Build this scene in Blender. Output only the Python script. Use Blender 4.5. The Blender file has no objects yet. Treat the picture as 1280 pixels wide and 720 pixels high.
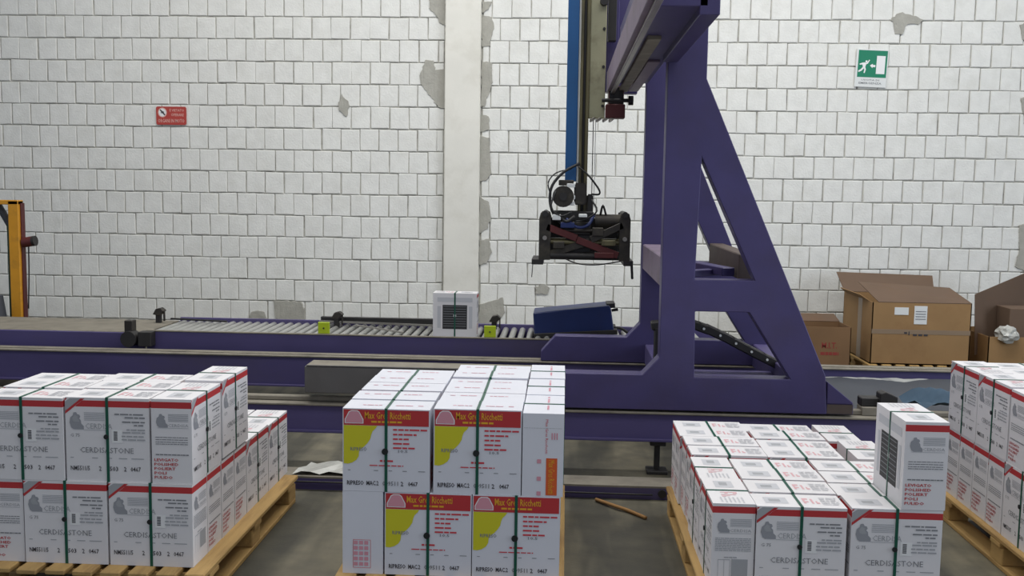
import bpy, bmesh, math, random
from mathutils import Matrix, Vector
random.seed(7)
scn = bpy.context.scene
COL = scn.collection

# ------------------------------------------------------------------ camera, world, light
cam_d = bpy.data.cameras.new('camera'); cam = bpy.data.objects.new('camera', cam_d); COL.objects.link(cam)
cam_d.sensor_width = 36.0; cam_d.lens = 36.0 * 1250.0 / 1280.0; cam_d.clip_end = 100
_d = Vector((65.0, -123.0, 1250.0)).normalized()
_h = Vector((65.0 - 1000.0, -123.0 - 15.0, 1250.0))
_u = _d.cross(_h).normalized()
if _u.y > 0: _u = -_u
_r = _d.cross(-_u).normalized()
if _r.x < 0: _r = -_r
# rows of R: world X (along the wall), Y (towards the wall), Z (up) expressed in camera axes
R = Matrix((_r, _d, _u))
cx_, cy_, cz_ = R.col[0], -R.col[1], -R.col[2]
cam.matrix_world = Matrix(((cx_.x, cy_.x, cz_.x, 0), (cx_.y, cy_.y, cz_.y, 0), (cx_.z, cy_.z, cz_.z, 1.63), (0, 0, 0, 1)))
scn.camera = cam
scn.view_settings.view_transform = 'Standard'; scn.view_settings.look = 'None'
scn.view_settings.exposure = 0.0; scn.view_settings.gamma = 1.0; scn.view_settings.use_curve_mapping = False

world = bpy.data.worlds.new('hall_daylight'); scn.world = world; world.use_nodes = True
world.node_tree.nodes['Background'].inputs[0].default_value = (0.72, 0.82, 1.0, 1)
world.node_tree.nodes['Background'].inputs[1].default_value = 0.50

def area(name, loc, rot, sx, sy, power, col):
    l = bpy.data.lights.new(name, 'AREA'); l.shape = 'RECTANGLE'; l.size = sx; l.size_y = sy
    l.energy = power; l.color = col
    o = bpy.data.objects.new(name, l); COL.objects.link(o); o.location = loc; o.rotation_euler = rot
    return o
area('skylight_front', (0.0, 2.6, 6.3), (0, 0, 0), 9.0, 1.8, 185, (1.0, 0.99, 0.96))
area('skylight_back', (0.2, 7.0, 6.3), (0, 0, 0), 10.0, 1.4, 430, (1.0, 0.99, 0.97))
area('open_doorway', (9.0, 2.5, 2.4), (0, math.radians(90), 0), 4.6, 5.0, 330, (0.80, 0.88, 1.0))

# ------------------------------------------------------------------ helpers
def lin(c):
    out = []
    for v in c:
        v /= 255.0
        out.append(v / 12.92 if v <= 0.04045 else ((v + 0.055) / 1.055) ** 2.4)
    return tuple(out)

MATS = {}
def mat(name, rgb, rough=0.6, metal=0.0, var=0.0, scale=6.0, dirt=None, dirt_amt=0.0, dirt_scale=3.0, bump=0.0, bscale=40.0, stretch=None, emit=0.0, spec=0.5):
    if name in MATS: return MATS[name]
    m = bpy.data.materials.new(name); m.use_nodes = True
    nt = m.node_tree; b = nt.nodes['Principled BSDF']
    base = lin(rgb)
    b.inputs['Base Color'].default_value = (*base, 1); b.inputs['Roughness'].default_value = rough
    b.inputs['Metallic'].default_value = metal; b.inputs['Specular IOR Level'].default_value = spec
    m.diffuse_color = (*base, 1)
    if var or dirt or bump:
        tc = nt.nodes.new('ShaderNodeTexCoord'); src = tc.outputs['Object']
        mp = nt.nodes.new('ShaderNodeMapping'); nt.links.new(src, mp.inputs['Vector'])
        geo = nt.nodes.new('ShaderNodeObjectInfo')
        off = nt.nodes.new('ShaderNodeVectorMath'); off.operation = 'SCALE'
        nt.links.new(geo.outputs['Location'], off.inputs[0]); off.inputs['Scale'].default_value = 3.7
        nt.links.new(off.outputs[0], mp.inputs['Location'])
        if stretch: mp.inputs['Scale'].default_value = stretch
        out = None
        if var:
            n = nt.nodes.new('ShaderNodeTexNoise'); n.inputs['Scale'].default_value = scale; n.inputs['Detail'].default_value = 5
            nt.links.new(mp.outputs[0], n.inputs['Vector'])
            r = nt.nodes.new('ShaderNodeValToRGB')
            r.color_ramp.elements[0].position = 0.3; r.color_ramp.elements[1].position = 0.7
            r.color_ramp.elements[0].color = (*[max(0, c * (1 - var)) for c in base], 1)
            r.color_ramp.elements[1].color = (*[min(1, c * (1 + var)) for c in base], 1)
            nt.links.new(n.outputs['Fac'], r.inputs['Fac']); out = r.outputs['Color']
        if dirt:
            n2 = nt.nodes.new('ShaderNodeTexNoise'); n2.inputs['Scale'].default_value = dirt_scale; n2.inputs['Detail'].default_value = 8
            n2.inputs['Roughness'].default_value = 0.65
            nt.links.new(mp.outputs[0], n2.inputs['Vector'])
            r2 = nt.nodes.new('ShaderNodeValToRGB')
            r2.color_ramp.elements[0].position = 0.5; r2.color_ramp.elements[1].position = 0.72
            r2.color_ramp.elements[0].color = (0, 0, 0, 1); r2.color_ramp.elements[1].color = (dirt_amt,) * 3 + (1,)
            nt.links.new(n2.outputs['Fac'], r2.inputs['Fac'])
            mx = nt.nodes.new('ShaderNodeMix'); mx.data_type = 'RGBA'
            nt.links.new(r2.outputs['Color'], mx.inputs['Factor'])
            if out: nt.links.new(out, mx.inputs['A'])
            else: mx.inputs['A'].default_value = (*base, 1)
            mx.inputs['B'].default_value = (*lin(dirt), 1); out = mx.outputs['Result']
        if out: nt.links.new(out, b.inputs['Base Color'])
        if bump:
            n3 = nt.nodes.new('ShaderNodeTexNoise'); n3.inputs['Scale'].default_value = bscale; n3.inputs['Detail'].default_value = 4
            nt.links.new(mp.outputs[0], n3.inputs['Vector'])
            bp = nt.nodes.new('ShaderNodeBump'); bp.inputs['Strength'].default_value = bump; bp.inputs['Distance'].default_value = 0.01
            nt.links.new(n3.outputs['Fac'], bp.inputs['Height']); nt.links.new(bp.outputs[0], b.inputs['Normal'])
    MATS[name] = m
    return m

M_block = mat('painted_block', (226, 226, 221), 0.75, var=0.05, scale=9, dirt=(200, 198, 188), dirt_amt=0.3, dirt_scale=5, bump=0.35, bscale=55)
M_mortar = mat('painted_mortar', (184, 182, 174), 0.9, var=0.18, scale=14, dirt=(104, 102, 96), dirt_amt=0.75, dirt_scale=6, bump=0.5, bscale=40)
M_cement = mat('bare_cement', (168, 166, 157), 0.95, var=0.08, scale=12, bump=0.5, bscale=50)
M_plaster = mat('white_plaster', (225, 223, 214), 0.8, var=0.03, scale=4, dirt=(190, 186, 172), dirt_amt=0.4, dirt_scale=2.5, bump=0.1, bscale=30)
M_purple = mat('purple_paint', (68, 61, 106), 0.45, var=0.10, scale=5, dirt=(66, 56, 84), dirt_amt=0.5, dirt_scale=2.2, bump=0.05, bscale=60)
M_purple_d = mat('purple_paint_dusty', (78, 70, 116), 0.6, var=0.14, scale=4, dirt=(72, 66, 70), dirt_amt=0.6, dirt_scale=2.0, stretch=(0.4, 1, 1))
M_dust = mat('dusty_steel', (128, 122, 110), 0.75, var=0.15, scale=8, dirt=(84, 78, 70), dirt_amt=0.6, dirt_scale=5)
M_mauve = mat('lit_mauve_paint', (124, 110, 128), 0.6, var=0.1, scale=5, dirt=(96, 84, 86), dirt_amt=0.6, dirt_scale=4)  # boom and left cross beam: lit look put into the paler colour
M_steel = mat('worn_steel', (150, 146, 140), 0.4, metal=0.6, var=0.1, scale=12, dirt=(86, 78, 66), dirt_amt=0.5)
M_greybox = mat('grey_sheet_steel', (92, 90, 90), 0.6, var=0.1, scale=5, dirt=(66, 62, 58), dirt_amt=0.5)
M_roller = mat('zinc_roller', (176, 176, 172), 0.35, metal=0.5, var=0.1, scale=10)
M_dark = mat('black_steel', (38, 36, 36), 0.55, var=0.15, scale=10)
M_grime = mat('greasy_dark_metal', (52, 48, 44), 0.5, metal=0.3, var=0.2, scale=14, dirt=(92, 86, 70), dirt_amt=0.5, dirt_scale=9)
M_rubber = mat('black_rubber', (24, 24, 26), 0.6)
M_olive = mat('olive_cream_paint', (158, 156, 128), 0.6, var=0.08, scale=7, dirt=(84, 80, 56), dirt_amt=0.6, dirt_scale=6)
M_olived = mat('greasy_olive_guide', (104, 98, 70), 0.5, metal=0.2, var=0.2, scale=9, dirt=(40, 36, 30), dirt_amt=0.9, dirt_scale=8, stretch=(1, 1, 0.25))
M_blue = mat('bright_blue_paint', (26, 84, 138), 0.45, var=0.05, scale=6, dirt=(30, 70, 110), dirt_amt=0.4)
M_navy = mat('dark_blue_paint', (22, 40, 92), 0.45, var=0.12, scale=5, dirt=(36, 36, 60), dirt_amt=0.5)
M_redbrown = mat('red_brown_paint', (84, 30, 30), 0.55, var=0.15, scale=9)
M_yellow = mat('orange_yellow_paint', (206, 144, 30), 0.5, var=0.08, scale=5, dirt=(120, 86, 40), dirt_amt=0.5, dirt_scale=6)
M_lime = mat('yellow_green_plate', (176, 196, 30), 0.5, var=0.05)
M_whitem = mat('white_plastic', (220, 222, 220), 0.4)
M_carton_w = mat('white_carton', (224, 222, 224), 0.7, var=0.02, scale=5)
M_carton_m = mat('bright_white_carton', (219, 220, 228), 0.65, var=0.015, scale=5)
M_red = mat('red_print', (186, 50, 54), 0.6)
M_redp = mat('red_ink_text', (206, 62, 72), 0.6)
M_tpink = mat('pale_red_scribble', (218, 172, 178), 0.6)
M_dred = mat('dull_red_ink', (140, 52, 44), 0.7)
M_pink = mat('pink_print', (214, 150, 164), 0.6)
M_grey1 = mat('light_grey_ink', (164, 166, 170), 0.7)
M_faint = mat('faint_grey_ink', (196, 197, 202), 0.7)
M_logo = mat('logo_grey_ink', (150, 152, 158), 0.7)
M_grey2 = mat('mid_grey_ink', (128, 130, 134), 0.7)
M_ink = mat('black_ink', (52, 50, 56), 0.7)
M_yprint = mat('yellow_print', (208, 202, 36), 0.6)
M_ytext = mat('golden_print', (226, 170, 40), 0.6)
M_orange = mat('orange_print', (214, 92, 40), 0.6)
M_white = mat('white_print', (232, 232, 232), 0.6)
M_strap = mat('green_strap', (18, 84, 66), 0.35)
M_strapd = mat('dark_green_strap', (34, 62, 54), 0.4)
M_seal = mat('black_seal', (22, 26, 28), 0.5)
M_wood = mat('pallet_wood', (182, 148, 92), 0.75, var=0.14, scale=5, dirt=(124, 92, 54), dirt_amt=0.7, dirt_scale=4, stretch=(4, 0.5, 4), bump=0.2)
M_kraft = mat('kraft_cardboard', (150, 117, 76), 0.8, var=0.06, scale=4, dirt=(126, 92, 58), dirt_amt=0.5)
M_brown = mat('brown_and_shaded_steel', (84, 72, 66), 0.7, var=0.15, scale=6)  # brown for the buffer block; shade put into the colour on the cross beam
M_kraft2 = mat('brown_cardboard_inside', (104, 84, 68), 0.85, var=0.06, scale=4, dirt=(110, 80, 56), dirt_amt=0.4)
M_kraft_d = mat('dull_brown_cardboard', (122, 92, 62), 0.85, var=0.08, scale=4)
M_tape = mat('packing_tape', (138, 118, 96), 0.35, var=0.06)
M_film = mat('crumpled_film', (176, 176, 170), 0.25, var=0.1, scale=10)
M_slate = mat('slate_grey_tarpaulin', (64, 67, 74), 0.6, var=0.08, scale=4)
M_teal = mat('blue_cloth', (54, 78, 98), 0.8, var=0.1)
M_signred = mat('sign_red', (178, 66, 58), 0.5, var=0.05)
M_signgreen = mat('sign_green', (16, 124, 92), 0.45)
M_windowdark = mat('dark_window_print', (46, 46, 48), 0.6)
M_signpale = mat('sign_pale', (222, 176, 166), 0.5)

class MB:
    def __init__(s): s.v = []; s.f = []; s.m = []; s.slots = []; s.smooth = []
    def slot(s, m):
        if m not in s.slots: s.slots.append(m)
        return s.slots.index(m)
    def add(s, verts, faces, m, smooth=False):
        o = len(s.v); k = s.slot(m); s.v += [tuple(p) for p in verts]
        for f in faces: s.f.append([o + i for i in f]); s.m.append(k); s.smooth.append(smooth)
    def box(s, x0, x1, y0, y1, z0, z1, m, M=None):
        p = [(x0, y0, z0), (x1, y0, z0), (x1, y1, z0), (x0, y1, z0), (x0, y0, z1), (x1, y0, z1), (x1, y1, z1), (x0, y1, z1)]
        if M: p = [tuple(M @ Vector(q)) for q in p]
        s.add(p, [(3, 2, 1, 0), (4, 5, 6, 7), (0, 1, 5, 4), (1, 2, 6, 5), (2, 3, 7, 6), (3, 0, 4, 7)], m); return s
    def bar(s, a, b, w, h, m, up=(0, 0, 1)):
        a = Vector(a); b = Vector(b); d = (b - a).normalized(); u = Vector(up)
        sd = d.cross(u)
        if sd.length < 1e-4: sd = d.cross(Vector((1, 0, 0)))
        sd.normalize(); u = sd.cross(d).normalized()
        p = []
        for q in (a, b):
            for i, j in ((-1, -1), (1, -1), (1, 1), (-1, 1)): p.append(q + sd * (i * w / 2) + u * (j * h / 2))
        s.add(p, [(3, 2, 1, 0), (4, 5, 6, 7), (0, 1, 5, 4), (1, 2, 6, 5), (2, 3, 7, 6), (3, 0, 4, 7)], m); return s
    def cyl(s, a, b, r, m, n=12, r2=None, caps=True):
        a = Vector(a); b = Vector(b); d = (b - a).normalized()
        x = d.cross(Vector((0, 0, 1)))
        if x.length < 1e-3: x = d.cross(Vector((1, 0, 0)))
        x.normalize(); y = d.cross(x); r2 = r if r2 is None else r2
        p = []
        for q, rr in ((a, r), (b, r2)):
            for i in range(n):
                t = 2 * math.pi * i / n; p.append(q + (x * math.cos(t) + y * math.sin(t)) * rr)
        s.add(p, [(i, (i + 1) % n, n + (i + 1) % n, n + i) for i in range(n)], m, True)
        if caps: s.add(p, [tuple(range(n))[::-1], tuple(range(n, 2 * n))], m)
        return s
    def tube(s, pts, r, m, n=6, sub=4):
        P = [Vector(p) for p in pts]; Q = []
        for i in range(len(P) - 1):
            p0 = P[max(i - 1, 0)]; p1 = P[i]; p2 = P[i + 1]; p3 = P[min(i + 2, len(P) - 1)]
            for k in range(sub):
                t = k / sub
                Q.append(0.5 * ((2 * p1) + (p2 - p0) * t + (2 * p0 - 5 * p1 + 4 * p2 - p3) * t * t + (3 * p1 - p0 - 3 * p2 + p3) * t ** 3))
        Q.append(P[-1]); ring = []
        for i, q in enumerate(Q):
            d = (Q[min(i + 1, len(Q) - 1)] - Q[max(i - 1, 0)]).normalized()
            x = d.cross(Vector((0.13, 0.21, 1)))
            if x.length < 1e-3: x = d.cross(Vector((1, 0, 0)))
            x.normalize(); y = d.cross(x)
            ring += [q + (x * math.cos(2 * math.pi * j / n) + y * math.sin(2 * math.pi * j / n)) * r for j in range(n)]
        F = []
        for i in range(len(Q) - 1):
            for j in range(n): F.append((i * n + j, i * n + (j + 1) % n, (i + 1) * n + (j + 1) % n, (i + 1) * n + j))
        F.append(tuple(range(n))[::-1]); F.append(tuple(range((len(Q) - 1) * n, len(Q) * n)))
        s.add(ring, F, m, True); return s
    def prism(s, poly, y0, y1, m, axis='Y'):
        n = len(poly)
        if axis == 'Y': p = [(a, y0, b) for a, b in poly] + [(a, y1, b) for a, b in poly]
        elif axis == 'Z': p = [(a, b, y0) for a, b in poly] + [(a, b, y1) for a, b in poly]
        else: p = [(y0, a, b) for a, b in poly] + [(y1, a, b) for a, b in poly]
        s.add(p, [tuple(range(n)), tuple(range(n, 2 * n))[::-1]] + [(i, n + i, n + (i + 1) % n, (i + 1) % n) for i in range(n)], m); return s
    def mesh(s, name, bevel=0.0, seg=1, fix=True):
        me = bpy.data.meshes.new(name); me.from_pydata(s.v, [], s.f)
        for m in s.slots: me.materials.append(m)
        me.polygons.foreach_set('material_index', s.m); me.polygons.foreach_set('use_smooth', s.smooth)
        bm = bmesh.new(); bm.from_mesh(me)
        if fix: bmesh.ops.recalc_face_normals(bm, faces=bm.faces)
        if bevel:
            ed = [e for e in bm.edges if len(e.link_faces) == 2 and e.calc_face_angle(0) > 0.7]
            bmesh.ops.bevel(bm, geom=ed, offset=bevel, segments=seg, affect='EDGES', clamp_overlap=True)
        bm.to_mesh(me); bm.free(); me.update(); return me
    def build(s, name, parent=None, bevel=0.0, seg=1): return link(name, s.mesh(name, bevel, seg), parent)

def link(name, data, parent=None, loc=None):
    o = bpy.data.objects.new(name, data); COL.objects.link(o)
    if parent: o.parent = parent
    if loc: o.location = loc
    return o
def tag(o, label=None, cat=None, group=None, kind=None):
    if label: o['label'] = label
    if cat: o['category'] = cat
    if group: o['group'] = group
    if kind: o['kind'] = kind
    return o
def thing(name, label, cat, loc=(0, 0, 0), group=None):
    return tag(link(name, None, None, loc), label, cat, group)
def B(x0, x1, y0, y1, z0, z1, m): return MB().box(x0, x1, y0, y1, z0, z1, m)

# ------------------------------------------------------------------ setting: floor, walls, ceiling
def floor_material():
    m = bpy.data.materials.new('stained_concrete_floor'); m.use_nodes = True; nt = m.node_tree; b = nt.nodes['Principled BSDF']
    tc = nt.nodes.new('ShaderNodeTexCoord')
    def noise(scale, stretch, detail=6):
        mp = nt.nodes.new('ShaderNodeMapping'); mp.inputs['Scale'].default_value = stretch
        nt.links.new(tc.outputs['Object'], mp.inputs['Vector'])
        n = nt.nodes.new('ShaderNodeTexNoise'); n.inputs['Scale'].default_value = scale; n.inputs['Detail'].default_value = detail
        nt.links.new(mp.outputs[0], n.inputs['Vector']); return n.outputs['Fac']
    r = nt.nodes.new('ShaderNodeValToRGB'); r.color_ramp.elements[0].position = 0.44; r.color_ramp.elements[1].position = 0.58
    r.color_ramp.elements[0].color = (*lin((72, 70, 60)), 1); r.color_ramp.elements[1].color = (*lin((118, 113, 96)), 1)
    nt.links.new(noise(1.3, (2.2, 0.3, 1), 4), r.inputs['Fac'])
    r2 = nt.nodes.new('ShaderNodeValToRGB'); r2.color_ramp.elements[0].position = 0.35; r2.color_ramp.elements[1].position = 0.7
    r2.color_ramp.elements[0].color = (0.7, 0.7, 0.7, 1); r2.color_ramp.elements[1].color = (1.08, 1.06, 1.0, 1)
    nt.links.new(noise(7, (1, 1, 1), 9), r2.inputs['Fac'])
    mx = nt.nodes.new('ShaderNodeMix'); mx.data_type = 'RGBA'; mx.blend_type = 'MULTIPLY'; mx.inputs['Factor'].default_value = 1
    nt.links.new(r.outputs[0], mx.inputs['A']); nt.links.new(r2.outputs[0], mx.inputs['B'])
    nt.links.new(mx.outputs['Result'], b.inputs['Base Color'])
    b.inputs['Roughness'].default_value = 0.62
    bp = nt.nodes.new('ShaderNodeBump'); bp.inputs['Strength'].default_value = 0.15; bp.inputs['Distance'].default_value = 0.005
    nt.links.new(noise(60, (1, 1, 1), 3), bp.inputs['Height']); nt.links.new(bp.outputs[0], b.inputs['Normal'])
    return m
tag(B(-12, 12, -5, 10.6, -0.1, 0, floor_material()).build('floor'), 'dark stained concrete hall floor', kind='structure')
M_ceil = mat('pale_roof_panel', (190, 190, 186), 0.8)
tag(B(-12, 12, -5, 10.6, 6.4, 6.5, M_ceil).build('ceiling'), 'pale roof panels of the hall', kind='structure')

YW = 10.25
wl = tag(B(-12, -1.04, YW + 0.014, YW + 0.3, 0, 6.4, M_mortar).build('wall_back_left'), 'white painted block wall left of the plaster pillar', kind='structure')
wr = tag(B(-1.04, 12, YW + 0.014, YW + 0.3, 0, 6.4, M_mortar).build('wall_back_right'), 'white painted block wall right of the plaster pillar', kind='structure')

PX, PZ = 0.198, 0.2237
def block_mesh(w, h, seed, name='block'):
    rnd = random.Random(seed); j = lambda a: rnd.uniform(-a, a)
    hw, hh = w / 2 - 0.0045, h / 2 - 0.005
    bm = bmesh.new()
    f = [bm.verts.new((sx * hw + j(0.003), j(0.0015), sz * hh + j(0.0035))) for sx, sz in ((-1, -1), (1, -1), (1, 1), (-1, 1))]
    b = [bm.verts.new((v.co.x, 0.06, v.co.z)) for v in f]
    ff = bm.faces.new(f)
    for i in range(4): bm.faces.new((f[(i + 1) % 4], f[i], b[i], b[(i + 1) % 4]))
    bmesh.ops.bevel(bm, geom=[e for e in bm.edges if all(abs(v.co.y) < 0.01 for v in e.verts)] , offset=0.006, segments=1, affect='EDGES')
    me = bpy.data.meshes.new(name); bm.to_mesh(me); bm.free(); me.materials.append(M_block); return me
VAR = [block_mesh(PX, PZ, s) for s in range(10)]
PIL = (-1.222, -0.862)
def lay_blocks(parent, xa, xb, phase, budget, seen):
    cells = []
    for k in range(-3, 15):
        zc = 3.335 - PZ * (k + 0.5)
        off = phase + (0.5 if k % 2 else 0.0) * PX + random.uniform(-0.012, 0.012)
        n0 = math.floor((xa - off) / PX)
        x = off + n0 * PX
        while x < xb:
            a, b = max(x, xa), min(x + PX, xb)
            if b - a > 0.03: cells.append((0.5 * (a + b), zc, b - a))
            x += PX
    cells.sort(key=lambda c: seen(c[0], c[1]), reverse=True)
    rest = []
    for i, (xc, zc, w) in enumerate(cells):
        me = random.choice(VAR) if abs(w - PX) < 0.002 else None
        y = YW + random.uniform(-0.002, 0.003); rz = random.uniform(-0.006, 0.006); rx = random.uniform(-0.008, 0.008)
        dx, dz = random.uniform(-0.003, 0.003), random.uniform(-0.003, 0.003)
        if i < budget:
            o = link('block', me or block_mesh(w, PZ, i), parent, (xc + dx, y, zc + dz)); o.rotation_euler = (0, rx, rz)
        else: rest.append((me or block_mesh(w, PZ, i), Matrix.Translation((xc + dx, y, zc + dz)) @ Matrix.Rotation(rx, 4, 'Y') @ Matrix.Rotation(rz, 4, 'Z')))
    bm = bmesh.new()
    for me, T in rest:
        n = len(bm.verts); bm.from_mesh(me); bm.verts.ensure_lookup_table()
        for v in bm.verts[n:]: v.co = T @ v.co
    me = bpy.data.meshes.new('block_infill'); bm.to_mesh(me); bm.free(); me.materials.append(M_block)
    tag(link('block_infill', me, parent), kind='stuff')
def seen_left(x, z): return (-10 if z > 3.45 or z < 0.3 else 0) + x * 0.1
def seen_right(x, z):
    s = x * 0.1
    if z > 3.45 or z < 0.2: s -= 10
    if 0.85 < x < 1.15 and z > 0.9: s -= 5
    if x > 0.75 and x < 2.0 and z < 2.2 - (x - 0.75) * 1.3 and z < 1.9: s -= 4
    if 0.0 < x < 0.45 and z > 1.2: s -= 3
    if x > 4.45: s -= 8
    if x > 2.7 and z < 0.7: s -= 6
    return s
lay_blocks(wl, -6.4, PIL[0] - 0.012, -5.751, 300, seen_left)
lay_blocks(wr, PIL[1] + 0.012, 4.64, 3.293, 300, seen_right)

# plaster pillar and grey mortar smears
tag(B(PIL[0], PIL[1], YW - 0.07, YW + 0.2, 0, 6.4, M_plaster).build('trim_1', bevel=0.008, seg=2), 'white plastered concrete pillar in the block wall', kind='structure')
tag(B(4.65, 5.0, YW - 0.07, YW + 0.2, 0, 6.4, M_plaster).build('trim_2', bevel=0.008, seg=2), 'second plastered pillar at the right edge of the wall', kind='structure')
def smear(parent, pts, seed, th=0.012):
    rnd = random.Random(seed); n = len(pts); out = []
    for i in range(n):                                     # ragged outline
        a = Vector(pts[i]); b = Vector(pts[(i + 1) % n]); L = (b - a).length; k = max(2, int(L / 0.025))
        nrm = Vector((b.y - a.y, a.x - b.x)).normalized()
        for q in range(k): out.append(a.lerp(b, q / k) + nrm * rnd.uniform(-0.008, 0.008))
    bm = bmesh.new()
    c = sum(out, Vector((0, 0))) / len(out)
    f = [bm.verts.new((c.x + (p.x - c.x) * 0.93, YW - th * rnd.uniform(0.6, 1.0), c.y + (p.y - c.y) * 0.95)) for p in out]
    b = [bm.verts.new((p.x, YW + 0.02, p.y)) for p in out]
    bm.faces.new(f)
    for i in range(len(out)): bm.faces.new((f[i], b[i], b[(i + 1) % len(out)], f[(i + 1) % len(out)]))
    bmesh.ops.triangulate(bm, faces=bm.faces[:]); bmesh.ops.recalc_face_normals(bm, faces=bm.faces)
    me = bpy.data.meshes.new('mortar_smear'); bm.to_mesh(me); bm.free(); me.materials.append(M_cement)
    link('mortar_smear', me, parent)
P1, P0 = PIL[1], PIL[0]
smear(wl, [(-2.29, 2.57), (-2.22, 2.5), (-2.2, 2.45), (-2.24, 2.33), (-2.31, 2.4), (-2.32, 2.48)], 1)
smear(wl, [(-3.27, 0.25), (-3.25, 0.3), (-3.18, 0.33), (-3.1, 0.31), (-3.07, 0.2), (-3.27, 0.2)], 2)
smear(wl, [(-3.02, 0.43), (-2.7, 0.43), (-2.67, 0.3), (-2.66, 0.18), (-2.98, 0.18)], 3)
smear(wl, [(P0, 3.6), (-1.4, 3.6), (-1.4, 3.42), (-1.33, 3.38), (-1.29, 3.28), (P0, 3.25)], 4)
smear(wl, [(-1.43, 2.93), (-1.34, 2.92), (-1.33, 2.82), (P0, 2.84), (P0, 2.42), (-1.3, 2.44), (-1.38, 2.55), (-1.48, 2.66), (-1.49, 2.76)], 5)
smear(wr, [(P1, 3.5), (P1 + 0.1, 3.5), (P1 + 0.07, 3.42), (P1, 3.38)], 6)
smear(wr, [(P1, 3.36), (P1 + 0.1, 3.35), (P1 + 0.13, 3.26), (P1 + 0.1, 3.15), (P1 + 0.09, 3.06), (P1, 3.04)], 7)
smear(wr, [(P1, 2.92), (P1 + 0.11, 2.9), (P1 + 0.12, 2.7), (P1 + 0.07, 2.55), (P1 + 0.04, 2.45), (P1, 2.44)], 8)
smear(wr, [(P1, 2.38), (P1 + 0.09, 2.36), (P1 + 0.09, 2.22), (P1, 2.2)], 9)
smear(wr, [(P1, 2.17), (P1 + 0.09, 2.15), (P1 + 0.1, 1.95), (P1 + 0.12, 1.78), (P1 + 0.07, 1.7), (P1, 1.69)], 10)
smear(wr, [(P1, 1.55), (P1 + 0.1, 1.5), (P1 + 0.12, 1.32), (P1 + 0.08, 1.2), (P1, 1.16)], 11)
smear(wr, [(P1, 1.1), (P1 + 0.1, 1.12), (P1 + 0.14, 0.98), (P1 + 0.08, 0.86), (P1, 0.84)], 12)
smear(wr, [(P1, 0.44), (P1 + 0.16, 0.48), (P1 + 0.26, 0.52), (P1 + 0.28, 0.36), (P1 + 0.2, 0.22), (P1, 0.2)], 13)
smear(wr, [(-0.28, 0.62), (-0.2, 0.67), (-0.12, 0.62), (-0.15, 0.55), (-0.27, 0.56)], 14)
smear(wr, [(3.17, 3.34), (3.26, 3.42), (3.38, 3.4), (3.5, 3.35), (3.46, 3.3), (3.34, 3.3), (3.3, 3.2), (3.23, 3.2), (3.24, 3.29)], 15)
smear(wr, [(4.48, 2.6), (4.65, 2.66), (4.65, 2.2), (4.55, 2.25)], 16)
smear(wr, [(4.54, 1.35), (4.65, 1.4), (4.65, 0.86), (4.53, 0.92), (4.56, 1.1)], 17)
smear(wr, [(4.42, 3.30), (4.62, 3.4), (4.62, 3.1), (4.46, 3.16)], 18)

# ------------------------------------------------------------------ text
_TX = {}
def text_mesh(s, bold=0.0):
    key = (s, bold)
    if key not in _TX:
        c = bpy.data.curves.new('tmp', 'FONT'); c.body = s; c.resolution_u = 1; c.offset = bold
        o = bpy.data.objects.new('tmp', c); COL.objects.link(o)
        dg = bpy.context.evaluated_depsgraph_get()
        me = bpy.data.meshes.new_from_object(o.evaluated_get(dg))
        vs = [(v.co.x, v.co.y) for v in me.vertices]; fs = [tuple(p.vertices) for p in me.polygons]
        bpy.data.objects.remove(o); bpy.data.curves.remove(c); bpy.data.meshes.remove(me)
        x0 = min(v[0] for v in vs); x1 = max(v[0] for v in vs); y0 = min(v[1] for v in vs); y1 = max(v[1] for v in vs)
        _TX[key] = ([((v[0] - x0) / (x1 - x0), (v[1] - y0) / (y1 - y0)) for v in vs], fs)
    return _TX[key]

class Print:
    """flat print on one face: P(u, v, e) maps face fractions (v down from the top) to a point e off the face"""
    def __init__(s, mb, P): s.mb = mb; s.P = P; s.e = 0.0008
    def poly(s, pts, m, e=0): s.mb.add([s.P(u, v, s.e + e) for u, v in pts], [tuple(range(len(pts)))], m); return s
    def rect(s, u0, u1, v0, v1, m, e=0): return s.poly([(u0, v1), (u1, v1), (u1, v0), (u0, v0)], m, e)
    def text(s, t, u0, u1, v0, v1, m, e=0.0004, bold=0.0, rot=False):
        vs, fs = text_mesh(t, bold)
        if rot: pts = [s.P(u0 + (u1 - u0) * y, v0 + (v1 - v0) * x, s.e + e) for x, y in vs]
        else: pts = [s.P(u0 + (u1 - u0) * x, v1 + (v0 - v1) * y, s.e + e) for x, y in vs]
        s.mb.add(pts, fs, m); return s
    def line(s, u0, u1, v, m, h=0.012, seed=0):
        rnd = random.Random(int(u0 * 997 + v * 9173) + seed); u = u0
        while u < u1 - 0.01:
            w = min(rnd.uniform(0.03, 0.12), u1 - u); s.rect(u, u + w, v - h / 2, v + h / 2, m, 0.0004); u += w + 0.012
        return s

# ------------------------------------------------------------------ tile boxes
def carton_mesh(name, w, t, h, m, band=None):
    bm = bmesh.new(); zs = [0, h]
    if band: zs = [0, band[0], band[1], h]
    rings = []
    for z in zs:
        rings.append([bm.verts.new((sx * w / 2, sy * t / 2, z)) for sx, sy in ((-1, -1), (1, -1), (1, 1), (-1, 1))])
    for i in range(len(zs) - 1):
        for j in range(4):
            f = bm.faces.new((rings[i][j], rings[i][(j + 1) % 4], rings[i + 1][(j + 1) % 4], rings[i + 1][j]))
            if band and i == 1 and j != 2: f.material_index = 1
    bm.faces.new(rings[0][::-1]); bm.faces.new(rings[-1])
    ed = [e for e in bm.edges if e.calc_face_angle(0) > 0.5]
    bmesh.ops.bevel(bm, geom=ed, offset=0.004, segments=2, affect='EDGES')
    for f in bm.faces:
        f.smooth = False
    me = bpy.data.meshes.new(name); bm.to_mesh(me); bm.free(); me.materials.append(m)
    if band: me.materials.append(M_red)
    return me
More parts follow.
